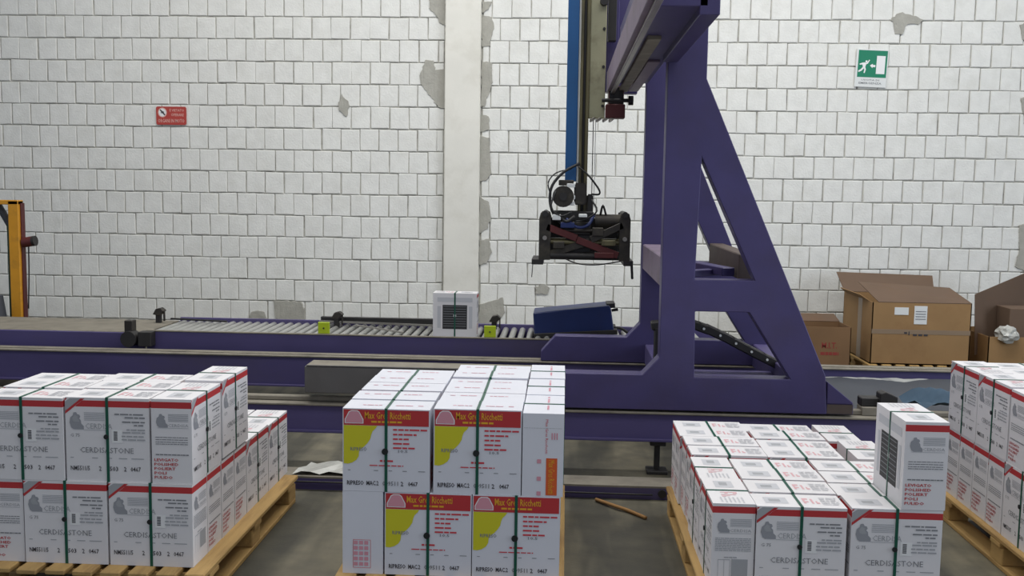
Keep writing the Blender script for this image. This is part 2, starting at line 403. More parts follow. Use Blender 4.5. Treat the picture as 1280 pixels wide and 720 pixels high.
def faces(w, t, h):
    return dict(front=lambda u, v, e: (-w / 2 + u * w, -t / 2 - e, h * (1 - v)),
                left=lambda u, v, e: (-w / 2 - e, t / 2 - u * t, h * (1 - v)),
                right=lambda u, v, e: (w / 2 + e, -t / 2 + u * t, h * (1 - v)),
                back=lambda u, v, e: (w / 2 - u * w, t / 2 + e, h * (1 - v)),
                top=lambda u, v, e: (-w / 2 + u * w, t / 2 - v * t, h + e))
def strap_mesh(w, t, h, m, x=0.0, sw=0.011):
    mb = MB(); e = 0.0016; a, b = x - sw / 2, x + sw / 2
    mb.box(a, b, -t / 2 - e - 0.0006, -t / 2 - 0.0004, 0, h + e, m); mb.box(a, b, t / 2 + 0.0004, t / 2 + e + 0.0006, 0, h + e, m)
    mb.box(a, b, -t / 2 - e, t / 2 + e, h + 0.0004, h + e + 0.0006, m)
    return mb.mesh('strap')
BLOB = [(0.05, 0.30), (0.06, 0.24), (0.09, 0.215), (0.1, 0.18), (0.13, 0.175), (0.145, 0.2), (0.17, 0.205), (0.18, 0.23), (0.165, 0.25), (0.185, 0.27), (0.19, 0.31), (0.22, 0.34), (0.22, 0.38), (0.10, 0.38), (0.07, 0.36)]
def cerdisa_prints(w, t, h):
    F = faces(w, t, h); out = {}
    mb = MB(); p = Print(mb, F['front'])
    p.poly([(0.0, 0.0), (0.0, 0.205), (0.235, 0.012), (0.235, 0.0)], M_carton_w, -0.0005)            # corner ribbon
    p.poly([(0.0, 0.2), (0.0, 0.16), (0.185, 0.012), (0.235, 0.012)], M_red, -0.0003)
    p.poly([(0.0, 0.165), (0.0, 0.055), (0.06, 0.012), (0.19, 0.012)], M_grey1, -0.0002)
    p.poly([(0.0, 0.04), (0.0, 0.012), (0.03, 0.012)], M_red, -0.0002)
    out['ribbon'] = mb.mesh('corner_ribbon', fix=False)
    mb = MB(); p = Print(mb, F['front'])
    p.poly(BLOB, M_logo)
    p.poly([(u * 0.5 + 0.06, v * 0.4 + 0.14) for u, v in BLOB], M_grey1, 0.0003)
    for i in range(7): p.rect(0.225, 0.47, 0.175 + i * 0.015, 0.181 + i * 0.015, M_grey1)
    p.text('CERDISA', 0.24, 0.56, 0.305, 0.37, M_grey1)
    p.rect(0.22, 0.5, 0.382, 0.387, M_grey1); p.text('G 75', 0.06, 0.17, 0.43, 0.468, M_grey2)
    p.rect(0.55, 0.68, 0.375, 0.53, M_white); 
    for i in range(6): p.rect(0.575, 0.62, 0.395 + i * 0.019, 0.407 + i * 0.019, M_ink, 0.0004)
    for i, (v, L) in enumerate(((0.19, 0.36), (0.228, 0.24), (0.28, 0.27), (0.318, 0.13), (0.372, 0.22), (0.405, 0.27), (0.45, 0.28), (0.49, 0.28))):
        p.line(0.95 - L, 0.95, v, M_grey2 if i < 4 else M_grey1, 0.016)
    p.text('CERDISASTONE', 0.17, 0.81, 0.59, 0.655, M_grey2)
    for a, b in ((0.05, 0.09), (0.31, 0.38), (0.49, 0.55), (0.63, 0.73), (0.78, 0.93)): p.rect(a, b, 0.712, 0.722, M_grey1)
    p.text('NM5511/5', 0.05, 0.28, 0.815, 0.87, M_ink, bold=0.012)
    p.text('2', 0.39, 0.42, 0.815, 0.87, M_ink, bold=0.012); p.text('503', 0.52, 0.62, 0.815, 0.87, M_ink, bold=0.012)
    p.text('2', 0.69, 0.72, 0.815, 0.87, M_ink, bold=0.012); p.text('0467', 0.77, 0.89, 0.815, 0.87, M_ink, bold=0.012)
    out['front'] = mb.mesh('front_print', fix=False)
    def end_top(p):
        p.poly([((u - 0.05) * 1.7 + 0.12, (v - 0.17) * 0.78 + 0.17) for u, v in BLOB], M_logo)
        for i in range(6): p.rect(0.42, 0.92, 0.175 + i * 0.016, 0.182 + i * 0.016, M_grey1)
        p.text('CERDISA', 0.42, 0.92, 0.29, 0.325, M_grey1); p.rect(0.15, 0.92, 0.338, 0.342, M_grey1)
    mb = MB(); p = Print(mb, F['left']); end_top(p)
    for v in (0.45, 0.478, 0.506, 0.53): p.line(0.1, 0.9, v, M_grey2, 0.009)
    p.line(0.1, 0.92, 0.655, M_grey2, 0.014)
    for i, s_ in enumerate(('LEVIGATO', 'POLISHED', 'POLIERT', 'POLI', 'PULIDO')):
        p.text(s_, 0.06, 0.06 + 0.075 * len(s_), 0.7 + i * 0.052, 0.735 + i * 0.052, M_red, bold=0.02)
    out['left'] = mb.mesh('end_print', fix=False)
    mb = MB(); p = Print(mb, F['right']); end_top(p)
    for i in range(8): p.line(0.08, 0.92, 0.4 + i * 0.02, M_grey1, 0.01)
    p.line(0.3, 0.6, 0.62, M_grey1, 0.012)
    for a in (0.16, 0.3, 0.44): p.rect(a, a + 0.008, 0.65, 0.86, M_grey1)
    p.rect(0.48, 0.86, 0.64, 0.84, M_grey1); p.rect(0.16, 0.44, 0.645, 0.652, M_grey1)
    out['right'] = mb.mesh('end_print', fix=False)
    mb = MB(); p = Print(mb, F['top'])
    p.rect(0.12, 0.38, 0.28, 0.74, M_faint); p.rect(0.17, 0.3, 0.42, 0.62, M_grey1, 0.0003)
    for v in (0.25, 0.35, 0.45, 0.55, 0.65, 0.75): p.line(0.76, 0.96, v, M_faint, 0.04, 3)
    for a, b, c, d in ((0.56, 0.585, 0.3, 0.7), (0.585, 0.625, 0.3, 0.4), (0.585, 0.62, 0.52, 0.6), (0.65, 0.675, 0.34, 0.7), (0.7, 0.72, 0.5, 0.7), (0.72, 0.74, 0.6, 0.7)): p.rect(a, b, c, d, M_tpink)
    out['top'] = mb.mesh('top_print', fix=False)
    mb = MB(); p = Print(mb, F['back'])
    p.rect(0.22, 0.78, 0.27, 0.82, M_windowdark)
    for i in range(9): p.rect(0.24, 0.76, 0.30 + i * 0.056, 0.311 + i * 0.056, M_grey2, 0.0004)
    p.rect(0.47, 0.53, 0.49, 0.54, M_white, 0.0006)
    p.rect(0.1, 0.9, 0.10, 0.2, M_faint); p.rect(0.1, 0.18, 0.3, 0.8, M_faint); p.rect(0.82, 0.9, 0.3, 0.8, M_faint)
    out['back'] = mb.mesh('window_print', fix=False)
    return out
def maxgres_prints(w, t, h):
    F = faces(w, t, h); out = {}
    mb = MB(); p = Print(mb, F['front'])
    p.rect(0.012, 0.988, 0.012, 0.2, M_red)
    p.poly([(0.025, 0.18), (0.025, 0.13), (0.07, 0.04), (0.1, 0.022), (0.17, 0.022), (0.195, 0.04), (0.24, 0.13), (0.24, 0.18)], M_white, 0.0003)
    p.poly([(0.035, 0.172), (0.035, 0.132), (0.078, 0.046), (0.105, 0.032), (0.165, 0.032), (0.188, 0.046), (0.23, 0.132), (0.23, 0.172)], M_pink, 0.0005)
    p.text('Max Gres Ricchetti', 0.255, 0.78, 0.035, 0.12, M_ytext, bold=0.012)
    p.line(0.33, 0.68, 0.155, M_ytext, 0.022)
    out['header'] = mb.mesh('header_band', fix=False)
    mb = MB(); p = Print(mb, F['front'])
    p.poly([(0.012, 0.203), (0.012, 0.665), (0.06, 0.67), (0.11, 0.655), (0.16, 0.62), (0.185, 0.575), (0.19, 0.52), (0.21, 0.485), (0.25, 0.455), (0.29, 0.41), (0.32, 0.36), (0.33, 0.31), (0.345, 0.27), (0.38, 0.235), (0.4, 0.203)], M_yprint)
    out['patch'] = mb.mesh('yellow_patch', fix=False)
    mb = MB(); p = Print(mb, F['front'])
    p.text('RIPRESO', 0.09, 0.28, 0.465, 0.51, M_grey2, bold=0.012)
    for v, L in ((0.245, 0.39), (0.302, 0.27), (0.357, 0.18), (0.412, 0.19), (0.465, 0.25)): p.line(0.58, 0.58 + L, v, M_redp, 0.02)
    p.text('10.5', 0.64, 0.75, 0.487, 0.52, M_grey2, bold=0.012); p.line(0.43, 0.58, 0.625, M_redp, 0.022); p.line(0.31, 0.7, 0.682, M_redp, 0.013)
    for a, b in ((0.06, 0.09), (0.36, 0.41), (0.53, 0.57), (0.69, 0.74), (0.87, 0.95)): p.rect(a, b, 0.74, 0.748, M_grey2)
    p.text('RIPRESO', 0.05, 0.245, 0.87, 0.925, M_ink, bold=0.02); p.text('MAC.2', 0.275, 0.415, 0.87, 0.925, M_ink, bold=0.02)
    p.text('009511', 0.46, 0.64, 0.87, 0.925, M_grey2, bold=0.02); p.text('2', 0.67, 0.7, 0.87, 0.925, M_ink, bold=0.02); p.text('0467', 0.755, 0.865, 0.87, 0.925, M_ink, bold=0.02)
    out['front'] = mb.mesh('front_print', fix=False)
    mb = MB(); p = Print(mb, F['left'])
    p.rect(0.58, 0.85, 0.535, 0.985, M_orange)
    p.text('Max Gres Ricchetti', 0.64, 0.79, 0.56, 0.965, M_ytext, rot=True)
    p.text('Max Gres Ricchetti', 0.555, 0.62, 0.07, 0.48, M_redp, rot=True)
    for i in range(3): p.rect(0.7 + i * 0.06, 0.73 + i * 0.06, 0.23, 0.31, M_pink)
    for v in (0.55, 0.76, 0.94): p.rect(0.36, 0.46, v, v + 0.05, M_pink)
    p.line(0.03, 0.97, 0.175, M_grey1, 0.004)
    out['left'] = mb.mesh('end_print', fix=False)
    mb = MB(); p = Print(mb, F['right'])
    for i in range(5):
        for j in range(3): p.rect(0.28 + j * 0.13, 0.38 + j * 0.13, 0.6 + i * 0.065, 0.645 + i * 0.065, M_pink)
    for a, b, c, d in ((0.26, 0.7, 0.585, 0.59), (0.26, 0.7, 0.925, 0.93), (0.26, 0.27, 0.585, 0.93), (0.69, 0.7, 0.585, 0.93)): p.rect(a, b, c, d, M_redp)
    out['right'] = mb.mesh('end_print', fix=False)
    mb = MB(); p = Print(mb, F['top'])
    p.line(0.2, 0.42, 0.6, M_pink, 0.05); p.line(0.58, 0.78, 0.6, M_pink, 0.05); p.line(0.84, 0.9, 0.6, M_pink, 0.05)
    out['top'] = mb.mesh('top_print', fix=False)
    return out
CW, CT, CH = 0.330, 0.158, 0.330
MW, MT, MH = 0.334, 0.156, 0.325
KIND = {}
def seal_mesh(t, h, v, r):
    mb = MB(); z = h * (1 - v); mb.cyl((-0.004, -t / 2 - 0.001, z), (-0.004, -t / 2 - 0.0065, z), r, M_seal, 12); return mb.mesh('strap_seal')
KIND['C'] = dict(carton=carton_mesh('carton', CW, CT, CH, M_carton_w, (0.294, 0.319)), prints=cerdisa_prints(CW, CT, CH),
                 strap=strap_mesh(CW, CT, CH, M_strap), seal=seal_mesh(CT, CH, 0.46, 0.0095))
KIND['M'] = dict(carton=carton_mesh('carton', MW, MT, MH, M_carton_m), prints=maxgres_prints(MW, MT, MH),
                 strap=strap_mesh(MW, MT, MH, M_strap), seal=seal_mesh(MT, MH, 0.51, 0.0125))
def tile_box(kind, x, y, z, rot, label, group, sides, jit=1.0, seal=True):
    k = KIND[kind]
    o = link('tile_box', k['carton'], None, (x + random.uniform(-0.0015, 0.0015) * jit, y + random.uniform(-0.0015, 0.0015) * jit, z))
    o.rotation_euler = (0, 0, math.radians(rot + random.uniform(-0.3, 0.3) * jit))
    if 'top' in sides: o.scale = (1, 1, 1 + random.uniform(-0.018, 0.012) * jit)
    tag(o, label, 'box', group)
    for s in tuple(sides) + (('ribbon', 'header', 'patch') if 'front' in sides else ()):
        if s in k['prints']: tag(link(k['prints'][s].name.split('.')[0], k['prints'][s], o), kind='stuff')
    link('strap', k['strap'], o)
    if seal and 'front' in sides: link('strap_seal', k['seal'], o)
    return o

ORD = ['first', 'second', 'third', 'fourth', 'fifth', 'sixth', 'seventh', 'eighth']
def pallet(x0, x1, y0, y1, label):
    t = thing('wooden_pallet', label, 'pallet', (x0, y0, 0), 'wooden pallets under the tile boxes')
    W, D = x1 - x0, y1 - y0; n = max(2, round((W - 0.085) / 0.113)) + 1; bw = 0.079
    me = MB().box(0, bw, 0, D, 0.122, 0.143, M_wood).mesh('deck_board', bevel=0.004)
    for i in range(n):
        o = link('deck_board', me, t, (i * (W - bw) / (n - 1), random.uniform(-0.006, 0.006), 0)); o.rotation_euler = (0, 0, random.uniform(-0.003, 0.003))
    bl = MB().box(0, 0.1, 0, 0.12, 0.022, 0.1, M_wood).mesh('block', bevel=0.004)
    be = MB().box(0, W, 0, 0.1, 0.1, 0.122, M_wood).mesh('bearer', bevel=0.003)
    bo = MB().box(0, 0.1, 0, D, 0, 0.022, M_wood).mesh('bottom_board', bevel=0.003)
    for j in range(3):
        yj = 0.02 + j * (D - 0.14) / 2; link('bearer', be, t, (0, min(max(yj + 0.01, 0.07), D - 0.17), 0)); link('bottom_board', bo, t, (0.01 + j * (W - 0.12) / 2, 0, 0))
        for i in range(3): link('block', bl, t, (0.01 + i * (W - 0.12) / 2, yj, 0))
    return t
ZP = 0.1435
S = 0.165
# --- left pallet
pallet(-2.30, -1.345, 3.63, 4.98, 'wooden pallet under the red-banded two-layer stack on the left')
GL = 'red-banded white tile boxes on the left pallet'
xr = -1.41; y0 = 3.70
for r in range(4):
    for c, xc in enumerate((xr - 0.168, xr - 0.168 - 0.337)):
        if c == 1 and r > 0: continue
        lab = (['red-banded tile box at the lower right front corner of the left stack', 'red-banded tile box in the lower front row beside the left corner box'][c] if r == 0 else
               'red-banded tile box end, %s back along the right flank of the left bottom layer' % ORD[r])
        tile_box('C', xc, y0 + 0.08 + r * S, ZP, 0 if r == 0 else 180, lab, GL, ('front', 'left', 'right'))
tile_box('C', xr - 0.83 + 0.075, y0 + 0.168, ZP, 90, 'red-banded tile box turned end-on at the lower far left of the photo', GL, ('front', 'left'))
for k, yy in enumerate((4.36 + 0.168, 4.36 + 0.505)):
    tile_box('C', xr - 0.08, yy, ZP + (0.0 if k == 0 else 0.0), 90, ['red-banded tile box behind the tall pair, second last along the left pallet', 'red-banded tile box at the far back end of the left pallet'][k], GL, ('front', 'left', 'right', 'top'))
for r in range(4):
    tile_box('C', xr - 0.16 - 0.17, 4.36 + 0.08 + r * S, ZP, 0, 'red-banded tile box hidden behind the upper layer of left stack, %s row' % ORD[r], GL, ('front', 'top'))
zt = ZP + CH + 0.001
for r in range(3):
    for c, xc in enumerate((xr - 0.165 - 0.168, xr - 0.165 - 0.168 - 0.338)):
        lab = 'red-banded tile box, upper layer of left stack, %s row, %s' % (['front', 'middle', 'rear'][r], ['beside the end-on box', 'at the left photo edge'][c])
        tile_box('C', xc + (0.012 if r else 0) - 0.01 * r, y0 + 0.08 + r * S + (0.0 if c else 0.004), zt, 0, lab, GL, ('front', 'left', 'right', 'top'))
tile_box('C', xr - 0.08, y0 + 0.168, zt, 90, 'end-on tile box with red polish names at upper right corner of left stack', GL, ('front', 'left', 'right', 'top'))
tile_box('C', xr - 0.075, y0 + 0.168 + 0.337, zt + 0.012, 90, 'taller-standing tile box behind the upper right corner box of left stack', GL, ('front', 'left', 'right', 'top'))

# --- centre pallet
pallet(-0.85, 0.03, 3.66, 4.95, 'wooden pallet under the yellow and red printed centre stack')
GC = 'yellow and red printed tile boxes on the centre pallet'
xl = -0.822
tile_box('M', xl + 0.075, y0 + 0.168, ZP, -90, 'white box end with small pink stamp at the lower left of the centre stack', GC, ('front', 'right', 'left'), seal=False)
for c, xc in enumerate((xl + 0.158 + 0.168, xl + 0.158 + 0.168 + 0.34)):
    for r in range(4):
        if c == 0 and r: continue
        tile_box('M', xc, y0 + 0.08 + r * 0.162, ZP, 0, ('yellow printed tile box in the lower front row of centre stack, %s' % ['next to stamped end', 'at right corner'][c]) if r == 0 else 'yellow printed tile box hidden inside the lower layer of centre stack, %s row' % ORD[r], GC, ('front', 'left', 'right'))
for k in range(2): tile_box('M', xl + 0.835 - 0.085, 4.36 + 0.168 + k * 0.337, ZP, 90, 'yellow printed tile box hidden at lower back of centre stack, %s' % ['nearer one', 'farther one'][k], GC, ('front', 'left', 'right'))
zt = ZP + MH + 0.001
for c, xc in enumerate((xl + 0.17, xl + 0.17 + 0.342)):
    for r in range(6):
        if c == 0 and r > 4: continue
        dx = [-0.006, -0.004, 0.0, 0.0, 0.002, 0.0][r] if c == 0 else [0, 0.002, 0.003, 0.0, 0.003, 0.003][r]
        lab = 'yellow printed tile box on top of centre stack, %s row back, %s column' % (ORD[r], ['left', 'middle'][c])
        tile_box('M', xc + dx, y0 + 0.08 + r * 0.163, zt, 180 if r > 0 else 0, lab, GC, ('front', 'left', 'right', 'top'))
for k in range(3):
    tile_box('M', xl + 0.764, y0 + 0.168 + k * 0.3375, zt, 90, 'white tile box turned end-on, right column of centre stack, %s from front' % ORD[k], GC, ('front', 'left', 'right', 'top'), seal=False)

# --- single layer pallet
pallet(0.545, 1.47, 3.60, 4.98, 'wooden pallet under the single layer of red-banded boxes')
GS = 'red-banded white tile boxes in the single layer'
xl = 0.575; y0 = 3.66
for k in range(2):
    tile_box('C', xl + 0.08, y0 + 0.168 + k * 0.338, ZP, -90, ['end-on tile box at the front left corner of the single-layer pallet', 'end-on tile box behind the left corner box of the single-layer pallet'][k], GS, ('front', 'left', 'right', 'top'))
for c, xc in enumerate((xl + 0.165 + 0.168, xl + 0.165 + 0.168 + 0.34)):
    for r in range(4):
        lab = 'red-banded tile box, front half of single layer, %s row, %s' % (ORD[r], ['middle column', 'column under the upright box'][c])
        tile_box('C', xc + random.uniform(-0.006, 0.006), y0 + 0.08 + r * 0.167, ZP, 0, lab, GS, ('front', 'left', 'right', 'top'))
yb = y0 + 0.69
for c, xc in enumerate((xl + 0.168, xl + 0.168 + 0.34)):
    for r in range(4):
        lab = 'red-banded tile box, back half of single layer, %s row, %s column' % (ORD[r], ['left', 'middle'][c])
        tile_box('C', xc + random.uniform(-0.008, 0.008), yb + 0.08 + r * 0.164, ZP + 0.004 * (c == 0), 0, lab, GS, ('front', 'left', 'right', 'top'))
for k in range(2):
    tile_box('C', xl + 0.69 + 0.085 + 0.035 * (1 - k), yb + 0.168 + k * 0.338 , ZP, 90, ['nearer sideways tile box at the back right of the single layer', 'farther sideways tile box at the back right of the single layer'][k], GS, ('front', 'left', 'right', 'top'))
tile_box('C', 1.343, y0 + 0.165, ZP + CH + 0.001, 90.5, 'lone tile box with dark window standing on the single layer', GS, ('front', 'left', 'right', 'top', 'back'), jit=0)

# --- right pallet
pallet(1.93, 2.86, 3.70, 5.06, 'wooden pallet under the two-layer stack at the right photo edge')
GR = 'red-banded white tile boxes on the right pallet'
xl = 1.955; yb = 5.06
for r in range(4):
    tile_box('C', xl + 0.168, yb - 0.08 - r * S, ZP, 0, 'red-banded tile box end, %s from the back, lower layer of right stack' % ORD[r], GR, ('front', 'left', 'right'))
for k in range(2):
    tile_box('C', xl + 0.08, yb - 0.665 - 0.168 - k * 0.337, ZP, -90, 'strapped tile box side, lower layer of right stack, %s' % ['next to the box ends', 'nearest the camera'][k], GR, ('front', 'left', 'right'))
zt = ZP + CH + 0.001
for k in range(2):
    tile_box('C', xl + 0.08, yb - 0.168 - k * 0.338, zt, -90, 'strapped tile box side, upper layer of right stack, %s from the back' % ORD[k], GR, ('front', 'left', 'right', 'top'))
for r in range(4):
    tile_box('C', xl + 0.165 + 0.168, yb - 0.08 - r * S, zt, 0, 'red-banded tile box on top of right stack, inner column, %s from back' % ORD[r], GR, ('front', 'left', 'right', 'top'))
    tile_box('C', xl + 0.168, yb - 0.68 - 0.08 - r * S, zt, 0, 'red-banded tile box end, upper layer of right stack near photo edge, %s row' % ORD[r], GR, ('front', 'left', 'right', 'top'))

for r in range(4):
    tile_box('C', xl + 0.165 + 0.168, yb - 0.68 - 0.08 - r * S, ZP, 0, 'red-banded tile box inside the lower layer of right stack, %s from back' % ORD[r], GR, ('front',))

# ------------------------------------------------------------------ rails and floor channel
def rail_beam(label, yf, x0, x1, ztop, zbot, rail_dy, legs, rh):
    t = thing('rail_beam', label, 'rail', (0, yf, 0), 'gantry rail beams')
    mb = MB().box(x0, x1, 0.02, 0.10, zbot + 0.015, ztop - 0.015, M_purple_d); mb.build('web', t)
    B(x0, x1, 0, 0.16, ztop - 0.012, ztop, M_dust).build('top_flange', t, bevel=0.003)
    B(x0, x1, 0, 0.16, zbot, zbot + 0.016, M_purple_d).build('bottom_flange', t, bevel=0.003)
    B(x0, x1, rail_dy, rail_dy + 0.045, ztop, ztop + rh, M_dust).build('rail', t, bevel=0.006)
    for x in legs:
        mb = MB().box(x - 0.045, x + 0.045, 0.03, 0.15, zbot - 0.03, zbot, M_dark); mb.box(x - 0.016, x + 0.016, 0.07, 0.11, 0.02, zbot - 0.03, M_dark)
        mb.box(x - 0.06, x + 0.06, 0.03, 0.15, 0, 0.02, M_dark); mb.build('leg', t, bevel=0.003)
    return t
rail_beam('near purple rail beam running behind the pallets under the gantry', 5.64, -7.5, 6.5, 0.372, 0.20, 0.07, (-3.4, -1.9, 0.57, 2.3, 3.9), 0.03)
rail_beam('far purple rail beam in front of the roller conveyor', 7.09, -7.5, 6.5, 0.40, 0.17, 0.05, (-4.8, -2.6, -0.6, 1.7, 3.6), 0.006)
ch = thing('floor_channel', 'low purple steel channel lying along the floor behind the pallets', 'channel', (0, 5.2, 0))
B(-7.5, 0.66, 0, 0.17, 0.062, 0.072, M_dust).build('top_plate', ch)
B(-7.5, 0.66, 0.0, 0.012, 0, 0.062, M_purple_d).build('front_plate', ch)
MB().cyl((0.55, -0.012, 0.035), (0.55, 0.0, 0.035), 0.022, M_dark, 12).build('bolt', ch)
MB().tube([(-7.5, -0.012, 0.04), (-1.0, -0.012, 0.046), (-0.2, -0.014, 0.034), (0.5, -0.012, 0.03)], 0.005, M_dark).build('cable', ch)

# ------------------------------------------------------------------ gantry frame
g = thing('gantry_frame', 'tall purple A-shaped gantry frame riding on the two rails', 'gantry', (0, 0, 0))
def plate(outer, holes, y0, y1, m, name, parent, bevel=0.004):
    bm = bmesh.new(); E = []
    for loop in [outer] + holes:
        vs = [bm.verts.new((a, y0, b)) for a, b in loop]
        for i in range(len(vs)): E.append(bm.edges.new((vs[i], vs[(i + 1) % len(vs)])))
    r = bmesh.ops.triangle_fill(bm, use_beauty=True, use_dissolve=True, edges=E)
    fs = [f for f in r['geom'] if isinstance(f, bmesh.types.BMFace)]
    ex = bmesh.ops.extrude_face_region(bm, geom=fs)
    for v in [q for q in ex['geom'] if isinstance(q, bmesh.types.BMVert)]: v.co.y = y1
    bmesh.ops.recalc_face_normals(bm, faces=bm.faces)
    ed = [e for e in bm.edges if len(e.link_faces) == 2 and e.calc_face_angle(0) > 0.7]
    bmesh.ops.bevel(bm, geom=ed, offset=bevel, segments=1, affect='EDGES')
    me = bpy.data.meshes.new(name); bm.to_mesh(me); bm.free(); me.materials.append(m); return link(name, me, parent)
OUT = [(-0.143, 0.385), (1.51, 0.385), (1.495, 0.605), (0.775, 2.25), (0.775, 3.3), (0.56, 3.3), (0.56, 0.69), (0.468, 0.588), (-0.04, 0.588), (-0.143, 0.47)]
HOLES = [[(0.762, 1.82), (1.08, 1.137), (0.745, 1.137)], [(0.753, 0.957), (1.057, 0.957), (1.30, 0.58), (0.76, 0.58)]]
OUT_F = [(x - (0.03 if x > 1.4 else 0.012 if x > 0.77 else 0), z + 0.02 if z < 0.4 else z) for x, z in OUT]
plate(OUT, HOLES, 5.65, 5.77, M_purple, 'side_frame', g)
plate(OUT_F, HOLES, 7.10, 7.22, M_purple, 'side_frame', g)
MB().box(0.565, 0.72, 5.77, 7.10, 1.08, 1.255, M_mauve).build('cross_beam', g, bevel=0.006)
MB().box(1.03, 1.13, 5.9, 7.10, 1.12, 1.27, M_brown).build('cross_beam', g, bevel=0.006)  # shadowed look of this beam painted in as dark brown
MB().bar((0.72, 6.95, 1.16), (0.98, 5.95, 1.16), 0.08, 0.05, M_purple).build('plan_brace', g, bevel=0.004)
MB().bar((0.72, 5.95, 1.145), (1.0, 6.2, 1.145), 0.06, 0.04, M_purple).build('plan_brace', g, bevel=0.004)
MB().box(1.36, 1.47, 5.77, 7.10, 0.40, 0.56, M_purple_d).build('cross_beam', g, bevel=0.006)
MB().box(0.60, 0.70, 5.77, 7.10, 0.40, 0.54, M_purple_d).build('cross_beam', g, bevel=0.006)
# end carriages with wheels
mb = MB().box(-1.48, -0.143, 5.645, 5.80, 0.435, 0.592, M_greybox); mb.box(-1.47, -0.143, 5.64, 5.81, 0.592, 0.60, M_dust); mb.build('end_carriage', g, bevel=0.004)
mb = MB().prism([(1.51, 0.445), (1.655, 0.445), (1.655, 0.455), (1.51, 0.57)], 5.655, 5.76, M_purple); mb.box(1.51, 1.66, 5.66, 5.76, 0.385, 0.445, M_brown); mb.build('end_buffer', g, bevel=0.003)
for yy in (5.73, 7.16):
    for xx in (-0.05, 1.4): MB().cyl((xx, yy - 0.03, 0.42 if yy > 6 else 0.418), (xx, yy + 0.03, 0.42 if yy > 6 else 0.418), 0.03, M_dark, 16).build('wheel', g)
# boom: two rails with cross plates, running towards the wall and towards the camera
mb = MB().box(0.30, 0.335, 3.6, 7.55, 2.345, 2.50, M_mauve); mb.box(0.325, 0.352, 3.6, 7.55, 2.325, 2.345, M_steel); mb.build('boom_rail', g, bevel=0.003)
MB().box(0.365, 0.565, 4.14, 7.08, 2.37, 2.75, M_purple).build('boom', g, bevel=0.004)
MB().box(0.385, 0.45, 4.9, 7.5, 2.35, 2.37, M_dust).build('boom_liner', g, bevel=0.002)
MB().box(0.46, 0.53, 5.8, 7.5, 2.356, 2.37, M_mauve).build('boom_liner', g, bevel=0.002)
MB().box(0.43, 0.62, 7.22, 8.25, 2.50, 2.68, M_mauve).build('boom_tail', g, bevel=0.004)
MB().box(0.53, 0.612, 4.14, 5.64, 2.337, 2.75, M_purple).build('boom_side_plate', g, bevel=0.003)
mb = MB().box(0.36, 0.54, 7.72, 7.82, 2.36, 3.6, M_purple); mb.build('upright_plate', g, bevel=0.004)
mb = MB().box(0.29, 0.385, 7.60, 7.72, 2.36, 3.6, M_purple); mb.build('upright_plate', g, bevel=0.004)
MB().box(0.30, 0.36, 7.50, 7.58, 2.72, 3.6, M_dark).build('cable_duct', g, bevel=0.004)

# drag chain seen through the lower opening
dc = thing('drag_chain', 'black plastic drag chain with pale pins sagging behind the gantry frame', 'cable chain', (0, 0, 0))
pts = [(0.62, 0.775), (0.74, 0.79), (0.85, 0.782), (0.96, 0.745), (1.06, 0.70), (1.16, 0.648), (1.26, 0.598), (1.36, 0.55), (1.46, 0.50)]
lk = MB(); lk.box(-0.045, 0.045, -0.05, 0.05, -0.028, 0.028, M_dark); lkm = lk.mesh('chain_link', bevel=0.008)
pn = MB().cyl((0, -0.056, 0), (0, -0.05, 0), 0.008, M_whitem, 8).mesh('pin')
dense = []
for i in range(len(pts) - 1):
    for k in range(2): dense.append((Vector(pts[i]).lerp(Vector(pts[i + 1]), k / 2), Vector(pts[i + 1]) - Vector(pts[i])))
for q, d in dense:
    o = link('chain_link', lkm, dc, (q.x, 6.4, q.y)); o.rotation_euler = (0, -math.atan2(d.y, d.x), 0)
    if dense.index((q, d)) % 2: link('pin', pn, o)
MB().box(0.60, 1.5, 6.3, 6.5, 0.40, 0.475, M_purple_d).build('chain_tray', dc)
MB().box(0.60, 0.66, 6.34, 6.46, 0.47, 0.76, M_dark).build('end_bracket', dc)

# ------------------------------------------------------------------ gripper head
h = thing('gripper_head', 'black box gripper hanging on a blue and olive mast', 'gripper', (0, 7.45, 0))
B(0.005, 0.088, -0.06, 0.03, 1.69, 3.6, M_blue).build('blue_bar', h, bevel=0.004)
mb = MB().box(0.088, 0.100, -0.05, 0.03, 1.6, 3.6, M_whitem); mb.build('edge_strip', h)
mb = MB().box(0.102, 0.122, -0.07, 0.05, 1.46, 3.6, M_olived); mb.box(0.122, 0.145, -0.045, 0.05, 1.46, 3.6, M_dark); mb.box(0.145, 0.168, -0.065, 0.05, 1.46, 3.6, M_olived); mb.build('mast', h, bevel=0.003)
cp = B(0.168, 0.285, -0.05, 0.0, 2.15, 3.6, M_olive).build('carriage_plate', h, bevel=0.004)
bo = MB().cyl((0, -0.062, 0), (0, -0.05, 0), 0.011, M_dark, 8).mesh('bolt')
for z in (2.24, 2.52, 2.79, 2.99, 3.2): link('bolt', bo, cp, (0.268, 0, z))
MB().cyl((0.262, -0.05, 2.98), (0.262, -0.11, 2.98), 0.03, M_dark, 12).build('cable_gland', h)
mb = MB().box(0.29, 0.43, -0.10, 0.02, 2.15, 2.25, M_redbrown); mb.box(0.31, 0.42, -0.08, 0.06, 2.25, 2.38, M_dark); mb.build('clamp_block', h, bevel=0.005)
mb = MB().cyl((0.26, -0.12, 2.275), (0.46, -0.12, 2.275), 0.014, M_dark, 8); mb.cyl((0.40, -0.12, 2.275), (0.435, -0.12, 2.275), 0.012, M_whitem, 8); mb.cyl((0.45, -0.12, 2.275), (0.485, -0.12, 2.275), 0.034, M_rubber, 12); mb.build('clamp_knob', h)
for i in range(4): MB().bar((0.21 + i * 0.045, -0.06, 2.15), (0.18 + i * 0.045, -0.16, 2.125), 0.012, 0.02, M_steel).build('guide_pin', h)
